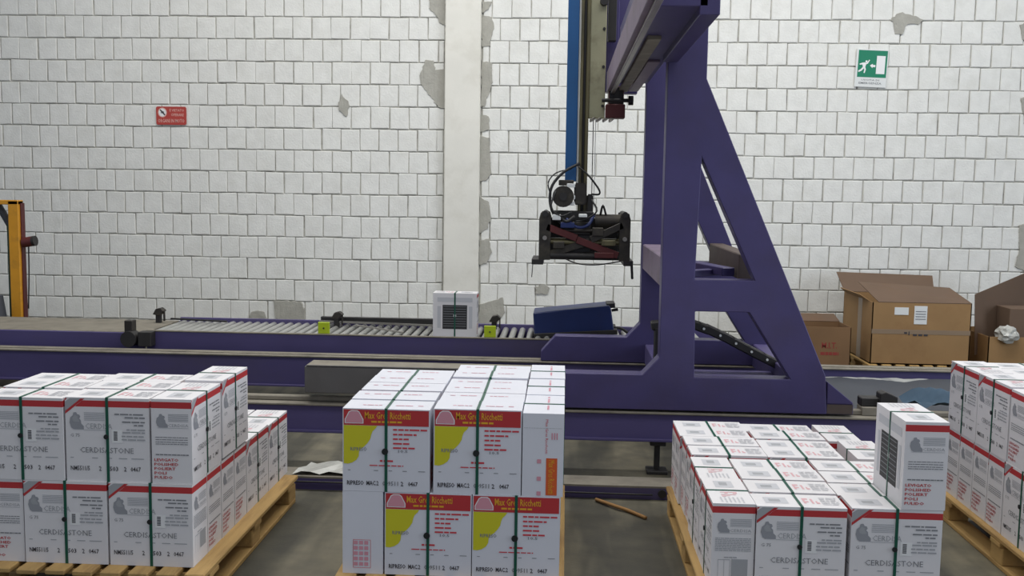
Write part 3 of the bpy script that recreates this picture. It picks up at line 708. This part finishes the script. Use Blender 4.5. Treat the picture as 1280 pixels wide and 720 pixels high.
MB().cyl((0.205, -0.02, 1.5), (0.205, -0.02, 2.15), 0.004, M_steel, 6).build('air_line', h)
MB().cyl((0.222, -0.02, 1.5), (0.222, -0.02, 2.15), 0.003, M_whitem, 6).build('air_line', h)
# motor and gearbox
mt = MB().cyl((-0.005, -0.16, 1.58), (-0.005, 0.05, 1.58), 0.078, M_grime, 20); mt.cyl((-0.005, -0.175, 1.58), (-0.005, -0.16, 1.58), 0.03, M_dark, 12); mt.build('drive_motor', h)
mb = MB().box(0.075, 0.165, -0.13, 0.06, 1.52, 1.68, M_grime); mb.box(0.168, 0.215, -0.1, 0.06, 1.46, 1.60, M_dark); mb.build('gearbox', h, bevel=0.01, seg=2)
for x, z, w in ((0.03, 1.60, 0.02), (0.07, 1.575, 0.012), (0.05, 1.66, 0.03), (0.055, 1.53, 0.025)): B(x - w, x + w, -0.15, -0.11, z - 0.014, z + 0.014, M_whitem).build('valve_fitting', h, bevel=0.003)
mb = MB().box(-0.08, 0.22, -0.12, 0.12, 1.40, 1.475, M_dark); mb.box(-0.02, 0.2, -0.16, 0.12, 1.30, 1.40, M_grime); mb.build('head_block', h, bevel=0.008)
MB().cyl((0.23, -0.08, 1.40), (0.43, -0.08, 1.40), 0.055, M_grime, 16).build('air_cylinder', h)
MB().tube([(0.27, -0.1, 1.45), (0.285, -0.12, 1.52), (0.31, -0.1, 1.45)], 0.008, M_dark).build('lifting_eye', h)
def jaw(x0, x1):
    mb = MB()
    for yy in (-0.2, 0.17): mb.prism([(x0, 1.12), (x1, 1.12), (x1, 1.42), (x1 - 0.012, 1.465), (x0 + 0.012, 1.465), (x0, 1.42)], yy, yy + 0.03, M_grime)
    mb.box(x0 + 0.01, x1 - 0.01, -0.17, 0.17, 1.12, 1.17, M_dark); mb.box(x0 + 0.015, x1 - 0.015, -0.17, 0.17, 1.36, 1.42, M_redbrown)
    mb.cyl(((x0 + x1) / 2, -0.22, 1.455), ((x0 + x1) / 2, 0.21, 1.455), 0.022, M_dark, 10); mb.cyl(((x0 + x1) / 2, -0.22, 1.28), ((x0 + x1) / 2, 0.21, 1.28), 0.016, M_steel, 10)
    mb.build('jaw_plate', h, bevel=0.004)
jaw(-0.175, -0.09); jaw(0.405, 0.485)
for z0, z1, yy in ((1.175, 1.225, 0.02), (1.27, 1.33, 0.06), (1.34, 1.42, 0.1)): B(-0.1, 0.41, yy, yy + 0.03, z0, z1, M_dark).build('cross_plate', h, bevel=0.003)
B(0.02, 0.2, -0.15, 0.05, 1.17, 1.31, M_dark).build('centre_block', h, bevel=0.01)
for yy in (-0.17, 0.15):
    for z, r, m in ((1.25, 0.016, M_olived), (1.335, 0.013, M_grime), (1.15, 0.028, M_dark)): MB().cyl((-0.16, yy, z), (0.47, yy, z), r, m, 10).build('guide_bar', h)
for a, b in (((0.10, -0.19, 1.27), (0.40, -0.19, 1.16)), ((0.20, -0.18, 1.26), (-0.10, -0.18, 1.16)), ((-0.12, -0.19, 1.36), (0.1, -0.19, 1.28)), ((0.43, -0.19, 1.38), (0.2, -0.19, 1.27))): MB().bar(a, b, 0.02, 0.05, M_redbrown if a[0] in (0.10, -0.12) else M_grime).build('link_arm', h, bevel=0.003)
for x0, x1, s in ((-0.225, -0.14, -1), (0.44, 0.51, 1)):
    mb = MB().box(x0, x1, -0.2, 0.2, 1.085, 1.125, M_dark); xx = x0 + 0.01 if s < 0 else x1 - 0.01
    mb.bar((xx, -0.18, 1.10), (xx + 0.008 * s, -0.18, 0.99), 0.018 if s > 0 else 0.006, 0.02, M_dark, up=(0, 1, 0)); mb.build('gripping_foot', h, bevel=0.004)
MB().tube([(0.11, -0.09, 1.82), (0.0, -0.12, 1.76), (-0.085, -0.14, 1.66), (-0.10, -0.16, 1.55), (-0.07, -0.17, 1.45), (0.0, -0.16, 1.37)], 0.011, M_rubber).build('hose', h)
MB().tube([(0.05, -0.09, 1.78), (-0.06, -0.12, 1.75), (-0.115, -0.14, 1.68), (-0.10, -0.15, 1.60)], 0.005, M_rubber).build('hose', h)
MB().tube([(0.10, -0.1, 1.80), (0.17, -0.13, 1.74), (0.25, -0.13, 1.64), (0.255, -0.12, 1.60), (0.2, -0.1, 1.60)], 0.007, M_rubber).build('hose', h)
MB().tube([(0.02, -0.2, 1.13), (0.12, -0.2, 1.095), (0.26, -0.2, 1.092), (0.42, -0.2, 1.12)], 0.005, M_dark).build('hose', h)
MB().tube([(0.02, -0.18, 1.42), (0.1, -0.2, 1.36), (0.18, -0.18, 1.38), (0.22, -0.14, 1.45)], 0.012, M_navy).build('hose', h)
MB().tube([(-0.03, -0.19, 1.45), (0.02, -0.21, 1.40), (0.08, -0.2, 1.44)], 0.012, M_dark).build('hose', h)

for x, z, w, hh, m in ((-0.05, 1.43, 0.03, 0.02, M_whitem), (0.14, 1.445, 0.03, 0.012, M_whitem), (0.03, 1.375, 0.05, 0.02, M_navy), (0.25, 1.33, 0.04, 0.03, M_grime), (0.33, 1.25, 0.05, 0.02, M_olived), (-0.03, 1.23, 0.04, 0.025, M_grime), (0.3, 1.16, 0.07, 0.02, M_redbrown)):
    B(x - w, x + w, -0.215, -0.15, z - hh, z + hh, m).build('valve_block', h, bevel=0.004)
MB().tube([(-0.06, -0.16, 1.62), (-0.09, -0.2, 1.5), (-0.02, -0.21, 1.44), (0.06, -0.2, 1.47)], 0.007, M_rubber).build('hose', h)
MB().tube([(0.2, -0.14, 1.56), (0.24, -0.2, 1.48), (0.16, -0.2, 1.42), (0.08, -0.2, 1.4)], 0.007, M_rubber).build('hose', h)
B(-0.04, 0.07, -0.12, 0.05, 1.66, 1.70, M_grime).build('motor_mount', h, bevel=0.004)

# ------------------------------------------------------------------ conveyors
bc = thing('belt_conveyor', 'grey topped purple conveyor bed at the left', 'conveyor', (0, 7.36, 0))
B(-7.5, -3.16, 0.02, 0.70, 0.48, 0.505, M_dust).build('belt', bc, bevel=0.004)
B(-7.5, -3.16, 0, 0.03, 0.28, 0.50, M_purple_d).build('side_plate', bc, bevel=0.003)
B(-7.5, -3.16, 0.69, 0.72, 0.28, 0.50, M_purple_d).build('side_plate', bc, bevel=0.003)
for x in (-6.5, -5.0, -3.6): B(x, x + 0.08, 0.06, 0.66, 0, 0.28, M_purple_d).build('leg', bc)
mb = MB().cyl((-3.24, -0.10, 0.465), (-3.24, 0.0, 0.465), 0.06, M_dark, 16); mb.box(-3.17, -3.07, -0.09, 0.0, 0.41, 0.52, M_dark); mb.build('drive_motor', bc, bevel=0.004)
mb = MB().box(-3.285, -3.225, -0.06, 0.02, 0.51, 0.60, M_grime); mb.build('sensor_post', bc, bevel=0.004)
rc = thing('roller_conveyor', 'purple roller conveyor with zinc rollers along the wall', 'conveyor', (0, 7.36, 0))
B(-3.14, 1.25, 0, 0.03, 0.28, 0.515, M_purple_d).build('side_plate', rc, bevel=0.003)
B(-3.14, 1.25, -0.004, 0.034, 0.515, 0.522, M_dust).build('edge_trim', rc)
B(-3.14, 1.25, 0.67, 0.70, 0.28, 0.535, M_purple_d).build('side_plate', rc, bevel=0.003)
for x in (-2.8, -1.2, 0.4, 1.1): B(x, x + 0.08, 0.06, 0.64, 0, 0.28, M_purple_d).build('leg', rc)
rm = MB().cyl((0, 0.03, 0.49), (0, 0.67, 0.49), 0.024, M_roller, 12).mesh('roller')
for i in range(62): link('roller', rm, rc, (-3.1 + i * 0.068, 0, 0))
mb = MB().box(-1.95, -1.0, 0.60, 0.64, 0.525, 0.575, M_dark); mb.build('guide_rail', rc, bevel=0.003)
MB().bar((-1.95, 0.55, 0.545), (-0.95, 0.5, 0.535), 0.015, 0.015, M_steel).build('guide_rod', rc)
MB().bar((-1.62, 0.4, 0.54), (-1.2, 0.12, 0.53), 0.012, 0.012, M_steel).build('guide_rod', rc)
MB().bar((-3.18, 0.58, 0.535), (-2.7, 0.52, 0.53), 0.02, 0.012, M_dark).build('guide_rod', rc)
for x in (-1.83, -0.575):
    p = B(x, x + 0.088, 0.02, 0.035, 0.523, 0.61, M_lime).build('reflector_plate', rc, bevel=0.003)
    MB().cyl((x + 0.044, 0.012, 0.565), (x + 0.044, 0.02, 0.565), 0.006, M_dark, 8).build('screw', p)
for x in (-3.30, -1.84, -0.57):
    s_ = thing('photocell', 'small dark photocell on a post, %s' % {-3.30: 'at the left end of the rollers', -1.84: 'behind the left yellow-green plate', -0.57: 'behind the right yellow-green plate'}[x], 'sensor', (x, 7.9, 0), 'conveyor photocells')
    B(0.015, 0.055, -0.02, 0.02, 0.5, 0.57, M_dark).build('post', s_, bevel=0.003)
    mb = MB().prism([(-0.005, 0.575), (0.05, 0.565), (0.09, 0.605), (0.06, 0.63), (0.02, 0.62)], -0.03, 0.03, M_grime); mb.build('sensor_head', s_, bevel=0.004)
    B(0.075, 0.085, -0.01, 0.01, 0.52, 0.60, M_grime).build('bracket', s_)

cb = tile_box('C', -0.80, 7.50, 0.515, 180, 'white box with dark square window standing on the roller conveyor', None, ('front', 'left', 'right', 'top', 'back'), jit=0)
bx = thing('blue_machine_cover', 'dark blue sheet metal cover lying tilted on the rollers', 'cover', (0.09, 7.75, 0.52))
bx.rotation_euler = (0, math.radians(-4.0), 0)
mb = MB().prism([(-0.29, 0.0), (0.30, 0.0), (0.315, 0.02), (0.30, 0.19), (0.29, 0.215), (-0.295, 0.19), (-0.295, 0.02)], -0.16, 0.16, M_navy); mb.build('shell', bx, bevel=0.008)
B(-0.30, 0.34, -0.175, 0.175, -0.005, 0.03, M_dark).build('base_rim', bx, bevel=0.003)
B(0.27, 0.335, -0.1, 0.1, 0.19, 0.225, M_dark).build('corner_catch', bx, bevel=0.003)
MB().bar((0.31, 0, 0.16), (0.36, 0, 0.165), 0.02, 0.02, M_dark).build('latch', bx)
MB().tube([(0.32, -0.05, 0.03), (0.38, -0.05, 0.02), (0.44, -0.05, -0.03)], 0.012, M_dark).build('handle', bx)

# ------------------------------------------------------------------ yellow frame on the left
yf = thing('yellow_guard_frame', 'orange yellow steel frame with a red peg at the left edge', 'frame', (0, 8.6, 0))
B(-4.895, -4.80, 0, 0.09, 0, 1.46, M_yellow).build('post', yf, bevel=0.006)
B(-5.9, -4.80, 0, 0.09, 1.425, 1.465, M_yellow).build('top_bar', yf, bevel=0.005)
B(-4.80, -4.79, 0.03, 0.09, 0, 1.44, M_redbrown).build('edge_plate', yf)
B(-4.925, -4.895, 0.03, 0.09, 0, 1.25, mat('dark_green_paint', (44, 64, 44), 0.6)).build('inner_plate', yf)
mb = MB().cyl((-4.785, 0.045, 1.09), (-4.70, 0.045, 1.105), 0.045, M_redbrown, 14); mb.cyl((-4.70, 0.045, 1.105), (-4.675, 0.045, 1.108), 0.046, M_dark, 14); mb.build('peg', yf)
MB().tube([(-4.74, 0.045, 1.06), (-4.745, 0.045, 0.8), (-4.76, 0.045, 0.5)], 0.006, M_dark).build('hanging_cable', yf)
MB().cyl((-4.9, 0.1, 1.18), (-5.15, 0.1, 1.62), 0.03, M_slate, 10).build('stay', yf)
mb = MB().cyl((-5.02, -0.02, 0.40), (-5.02, -0.02, 0.62), 0.09, M_slate, 16, r2=0.06); mb.build('blue_drum_motor', yf)

# ------------------------------------------------------------------ cartons at the right
def sheet(pts, m, th=0.006):
    a = [Vector(p) for p in pts]; n = (a[1] - a[0]).cross(a[2] - a[0]).normalized() * th
    k = len(a); mb = MB(); mb.add([*a, *[p + n for p in a]], [tuple(range(k)), tuple(range(k, 2 * k))[::-1]] + [(i, k + i, k + (i + 1) % k, (i + 1) % k) for i in range(k)], m); return mb
big = thing('large_carton', 'large brown cardboard box with open flaps standing by the wall', 'carton', (2.72, 8.85, 0.144))
W, D, Hh = 0.85, 0.9, 0.545
B(0, W, 0, 0.008, 0, Hh, M_kraft).build('front_wall', big); B(0, W, D - 0.008, D, 0, Hh, M_kraft).build('back_wall', big)
B(0, 0.008, 0, D, 0, Hh, M_kraft).build('left_wall', big); B(W - 0.008, W, 0, D, 0, Hh, M_kraft).build('right_wall', big); B(0, W, 0, D, 0, 0.01, M_kraft2).build('bottom', big)
sheet([(0.05, 0.0, Hh), (W, 0.0, Hh), (W - 0.05, 0.40, Hh + 0.10), (-0.02, 0.40, Hh + 0.14)], M_kraft2).build('front_flap', big)
sheet([(0.0, D, Hh), (W, D, Hh), (W + 0.06, D + 0.24, Hh + 0.15), (-0.02, D + 0.24, Hh + 0.17)], M_kraft2).build('back_flap', big)
sheet([(0.0, 0.1, Hh), (0.0, D - 0.05, Hh), (-0.07, D - 0.1, Hh + 0.05), (-0.07, 0.15, Hh + 0.05)], M_kraft).build('left_flap', big)
sheet([(W, 0.1, Hh), (W, D - 0.05, Hh), (W + 0.06, D - 0.1, Hh - 0.03), (W + 0.06, 0.15, Hh - 0.03)], M_kraft).build('right_flap', big)
B(0, W, -0.0015, 0, 0.27, 0.31, M_tape).build('tape', big); B(-0.0015, 0.0, 0.30, 0.42, 0, Hh, M_tape).build('tape', big)
lb = B(0.19, 0.31, -0.003, 0, 0.44, 0.505, M_whitem).build('address_label', big)
lb = B(0.36, 0.47, -0.003, 0, 0.36, 0.52, M_whitem).build('packing_label', big); mb = MB(); p = Print(mb, lambda u, v, e: (0.36 + 0.11 * u, -0.003 - e, 0.52 - 0.16 * v))
for i in range(4): p.line(0.1, 0.9, 0.3 + i * 0.14, M_grey2, 0.05)
tag(mb.build('label_print', lb), kind='stuff')
mb = MB(); p = Print(mb, lambda u, v, e: (W * u, -0.0018 - e, Hh * (1 - v)))
p.poly([(0.33, 0.50), (0.33, 0.47), (0.36, 0.47), (0.36, 0.50)], M_ink); p.rect(0.375, 0.385, 0.46, 0.52, M_ink)
for i in range(3): p.rect(0.42 + i * 0.055, 0.46 + i * 0.055, 0.50, 0.53, M_ink)
tag(mb.build('carton_print', big), kind='stuff')
cpal = pallet(2.70, 3.62, 8.82, 9.8, 'low wooden pallet under the large open cardboard box'); cpal['group'] = 'wooden pallets under the tile boxes'; del cpal['group']
sm = thing('small_carton', 'small open brown box with red lettering beside the gantry foot', 'carton', (2.14, 8.9, 0.0))
W2, D2, H2 = 0.42, 0.38, 0.455
for a in ((0, W2, 0, 0.006, 0, H2), (0, W2, D2 - 0.006, D2, 0, H2), (0, 0.006, 0, D2, 0, H2), (W2 - 0.006, W2, 0, D2, 0, H2)): B(*a, M_kraft_d).build('side_wall', sm)
B(0, W2, 0, D2, 0, 0.01, M_kraft2).build('bottom', sm)
sheet([(0, D2, H2), (W2, D2, H2), (W2 - 0.03, D2 + 0.1, H2 + 0.06), (0.03, D2 + 0.1, H2 + 0.06)], M_kraft2).build('back_flap', sm)
mb = MB(); p = Print(mb, lambda u, v, e: (W2 * u, -e, H2 * (1 - v)))
p.text('M.I.T.', 0.40, 0.72, 0.30, 0.42, M_dred, bold=0.02); p.line(0.38, 0.76, 0.52, M_dred, 0.06); tag(mb.build('red_print', sm), kind='stuff')
rcn = thing('tall_flap_carton', 'brown cardboard box with one big raised flap at right photo edge', 'carton', (3.75, 8.9, 0.0))
W3, D3, H3 = 0.95, 0.7, 0.40
for a in ((0, W3, 0, 0.008, 0, H3), (0, W3, D3 - 0.008, D3, 0, H3), (0, 0.008, 0, D3, 0, H3), (W3 - 0.008, W3, 0, D3, 0, H3)): B(*a, M_kraft).build('side_wall', rcn)
B(0, W3, 0, D3, 0, 0.01, M_kraft2).build('bottom', rcn)
sheet([(-0.03, D3 * 0.3, 0.2), (0.6, D3 * 0.9, H3), (0.62, D3 * 0.95, 0.94), (-0.05, D3 * 0.33, 0.75)], M_kraft2).build('raised_flap', rcn)
B(0.22, 0.7, 0.12, 0.4, 0.3, 0.64, M_kraft2).build('inner_tray', rcn, bevel=0.004)
bm = bmesh.new(); bmesh.ops.create_icosphere(bm, subdivisions=3, radius=0.1)
for v in bm.verts: v.co *= random.uniform(0.8, 1.1); v.co.z *= 0.8
me = bpy.data.meshes.new('crumpled_film'); bm.to_mesh(me); bm.free(); me.materials.append(M_film)
link('crumpled_film', me, rcn, (0.16, 0.02, 0.42))

# ------------------------------------------------------------------ clutter between the rails on the right
tp = thing('grey_tarpaulin', 'slate grey sheet hanging below the far rail right of the gantry', 'sheet', (0, 0, 0))
nx, nz = 24, 5; mb = MB(); vs = []
for j in range(nz + 1):
    for i in range(nx + 1):
        x = 1.75 + i * 0.11; t = j / nz
        vs.append((x, 7.07 - 0.75 * t + 0.012 * math.sin(i * 1.3), 0.335 - 0.10 * t + 0.012 * math.sin(i * 0.9 + j) + (random.uniform(-0.008, 0.008) if j == 0 else 0)))
mb.add(vs, [(j * (nx + 1) + i, j * (nx + 1) + i + 1, (j + 1) * (nx + 1) + i + 1, (j + 1) * (nx + 1) + i) for j in range(nz) for i in range(nx)], M_slate, True)
mb.build('sheet', tp)
mb = MB(); vs = []
for i in range(49): x = 1.75 + i * 0.055; vs += [(x, 7.065, 0.345 + random.uniform(-0.004, 0.004)), (x, 7.05, 0.315 + random.uniform(-0.014, 0.01))]
mb.add(vs, [(2 * i, 2 * i + 2, 2 * i + 3, 2 * i + 1) for i in range(48)], M_film); mb.build('frayed_edge', tp)
ks = thing('dark_bracket', 'black steel bracket on the near rail beside the upright box', 'bracket', (1.72, 5.7, 0.372))
mb = MB().box(0.0, 0.17, 0.0, 0.1, 0.0, 0.05, M_dust); mb.build('base', ks, bevel=0.004)
B(0.0, 0.16, 0.02, 0.1, 0.05, 0.10, M_dark).build('block', ks, bevel=0.005)
MB().prism([(0.1, 0.05), (0.2, 0.05), (0.2, 0.11), (0.13, 0.14), (0.1, 0.13)], 0.0, 0.08, M_dark).build('lever', ks, bevel=0.004)
cl = MB(); vs = []
for j in range(7):
    for i in range(11): vs.append((2.08 + i * 0.04, 5.75 + j * 0.07, 0.40 + 0.03 * math.sin(i * 0.8 + j) + 0.05 * math.exp(-((i - 5) ** 2) / 8)))
cl.add(vs, [(j * 11 + i, j * 11 + i + 1, (j + 1) * 11 + i + 1, (j + 1) * 11 + i) for j in range(6) for i in range(10)], M_teal, True)
tag(cl.build('blue_cloth'), 'crumpled blue cloth lying on the near rail by the right stack', 'cloth')

# ------------------------------------------------------------------ floor litter
mb = MB(); mb.tube([(0.20, 5.14, 0.012), (0.30, 5.02, 0.016), (0.36, 4.97, 0.012), (0.44, 4.87, 0.010)], 0.010, mat('splintered_wood', (150, 112, 66), 0.8, var=0.15), n=5)
tag(mb.build('wood_splinter'), 'thin brown wood splinter on the floor by the centre pallet', 'splinter')
mb = MB(); vs = []
for j in range(4):
    for i in range(9): vs.append((-1.44 + i * 0.05 + j * 0.02, 5.22 + j * 0.06, 0.076 + 0.02 * abs(math.sin(i * 1.1 + j * 1.7)) + 0.012 * j * (i / 8)))
mb.add(vs, [(j * 9 + i, j * 9 + i + 1, (j + 1) * 9 + i + 1, (j + 1) * 9 + i) for j in range(3) for i in range(8)], M_film)
tag(mb.build('plastic_film_scrap'), 'crumpled pale plastic scrap on the floor channel left of centre', 'scrap')

# ------------------------------------------------------------------ signs
es = thing('exit_sign', 'green running man emergency exit sign on the right wall', 'sign', (2.865, YW - 0.012, 2.70))
es.rotation_euler = (0, math.radians(2.0), 0)
W, H = 0.30, 0.36
B(-0.01, W + 0.0, -0.004, 0.004, -0.01, H, M_whitem).build('backing_plate', es, bevel=0.002)
mb = MB(); p = Print(mb, lambda u, v, e: (W * u, -0.004 - e, H * (1 - v)))
p.rect(0.03, 0.97, 0.03, 0.76, M_signgreen); p.rect(0.63, 0.91, 0.17, 0.66, M_white, 0.0004)
p.poly([(0.42, 0.44), (0.51, 0.39), (0.51, 0.42), (0.60, 0.42), (0.60, 0.48), (0.51, 0.48), (0.51, 0.51)], M_white, 0.0004)
cu = [(0.30 + 0.035 * math.cos(a * math.pi / 5), 0.335 + 0.03 * math.sin(a * math.pi / 5)) for a in range(10)]
p.poly(cu, M_white, 0.0004)
p.poly([(0.16, 0.37), (0.27, 0.36), (0.30, 0.40), (0.27, 0.50), (0.20, 0.50)], M_white, 0.0005)
for q in ([(0.27, 0.38), (0.33, 0.36), (0.385, 0.28), (0.41, 0.30), (0.35, 0.39), (0.28, 0.42)], [(0.18, 0.37), (0.08, 0.40), (0.09, 0.43), (0.18, 0.42)], [(0.20, 0.48), (0.13, 0.55), (0.05, 0.59), (0.07, 0.63), (0.16, 0.59), (0.25, 0.51)], [(0.22, 0.48), (0.27, 0.47), (0.30, 0.55), (0.27, 0.65), (0.23, 0.645), (0.25, 0.56)]): p.poly(q, M_white, 0.0006)
p.text('USCITA DI', 0.18, 0.76, 0.81, 0.855, M_grey2, bold=0.01); p.text('EMERGENZA', 0.1, 0.84, 0.89, 0.945, M_grey2, bold=0.01)
tag(mb.build('sign_print', es), kind='stuff')
ns = thing('prohibition_sign', 'small red prohibition sign with white lettering on the left wall', 'sign', (-4.215, YW - 0.012, 2.235))
W, H = 0.315, 0.185
mb = MB().prism([(0.012, 0), (W - 0.012, 0), (W, 0.012), (W, H - 0.012), (W - 0.012, H), (0.012, H), (0, H - 0.012), (0, 0.012)], -0.004, 0.004, M_signred); mb.build('backing_plate', ns)
mb = MB(); p = Print(mb, lambda u, v, e: (W * u, -0.004 - e, H * (1 - v)))
p.poly([(0.21 + 0.15 * math.cos(a * math.pi / 10), 0.33 + 0.27 * math.sin(a * math.pi / 10)) for a in range(20)], M_signpale)
p.poly([(0.21 + 0.12 * math.cos(a * math.pi / 10), 0.33 + 0.22 * math.sin(a * math.pi / 10)) for a in range(20)], M_white, 0.0003)
p.poly([(0.12, 0.2), (0.15, 0.15), (0.31, 0.44), (0.28, 0.5)], M_ink, 0.0006); p.poly([(0.14, 0.36), (0.2, 0.24), (0.27, 0.28), (0.26, 0.4)], M_grey2, 0.0005)
p.text('È VIETATO', 0.45, 0.93, 0.1, 0.27, M_signpale, bold=0.01); p.text('OPERARE', 0.5, 0.92, 0.37, 0.53, M_signpale, bold=0.01)
p.text('ORGANI IN MOTO', 0.06, 0.94, 0.68, 0.88, M_signpale, bold=0.01)
tag(mb.build('sign_print', ns), kind='stuff')
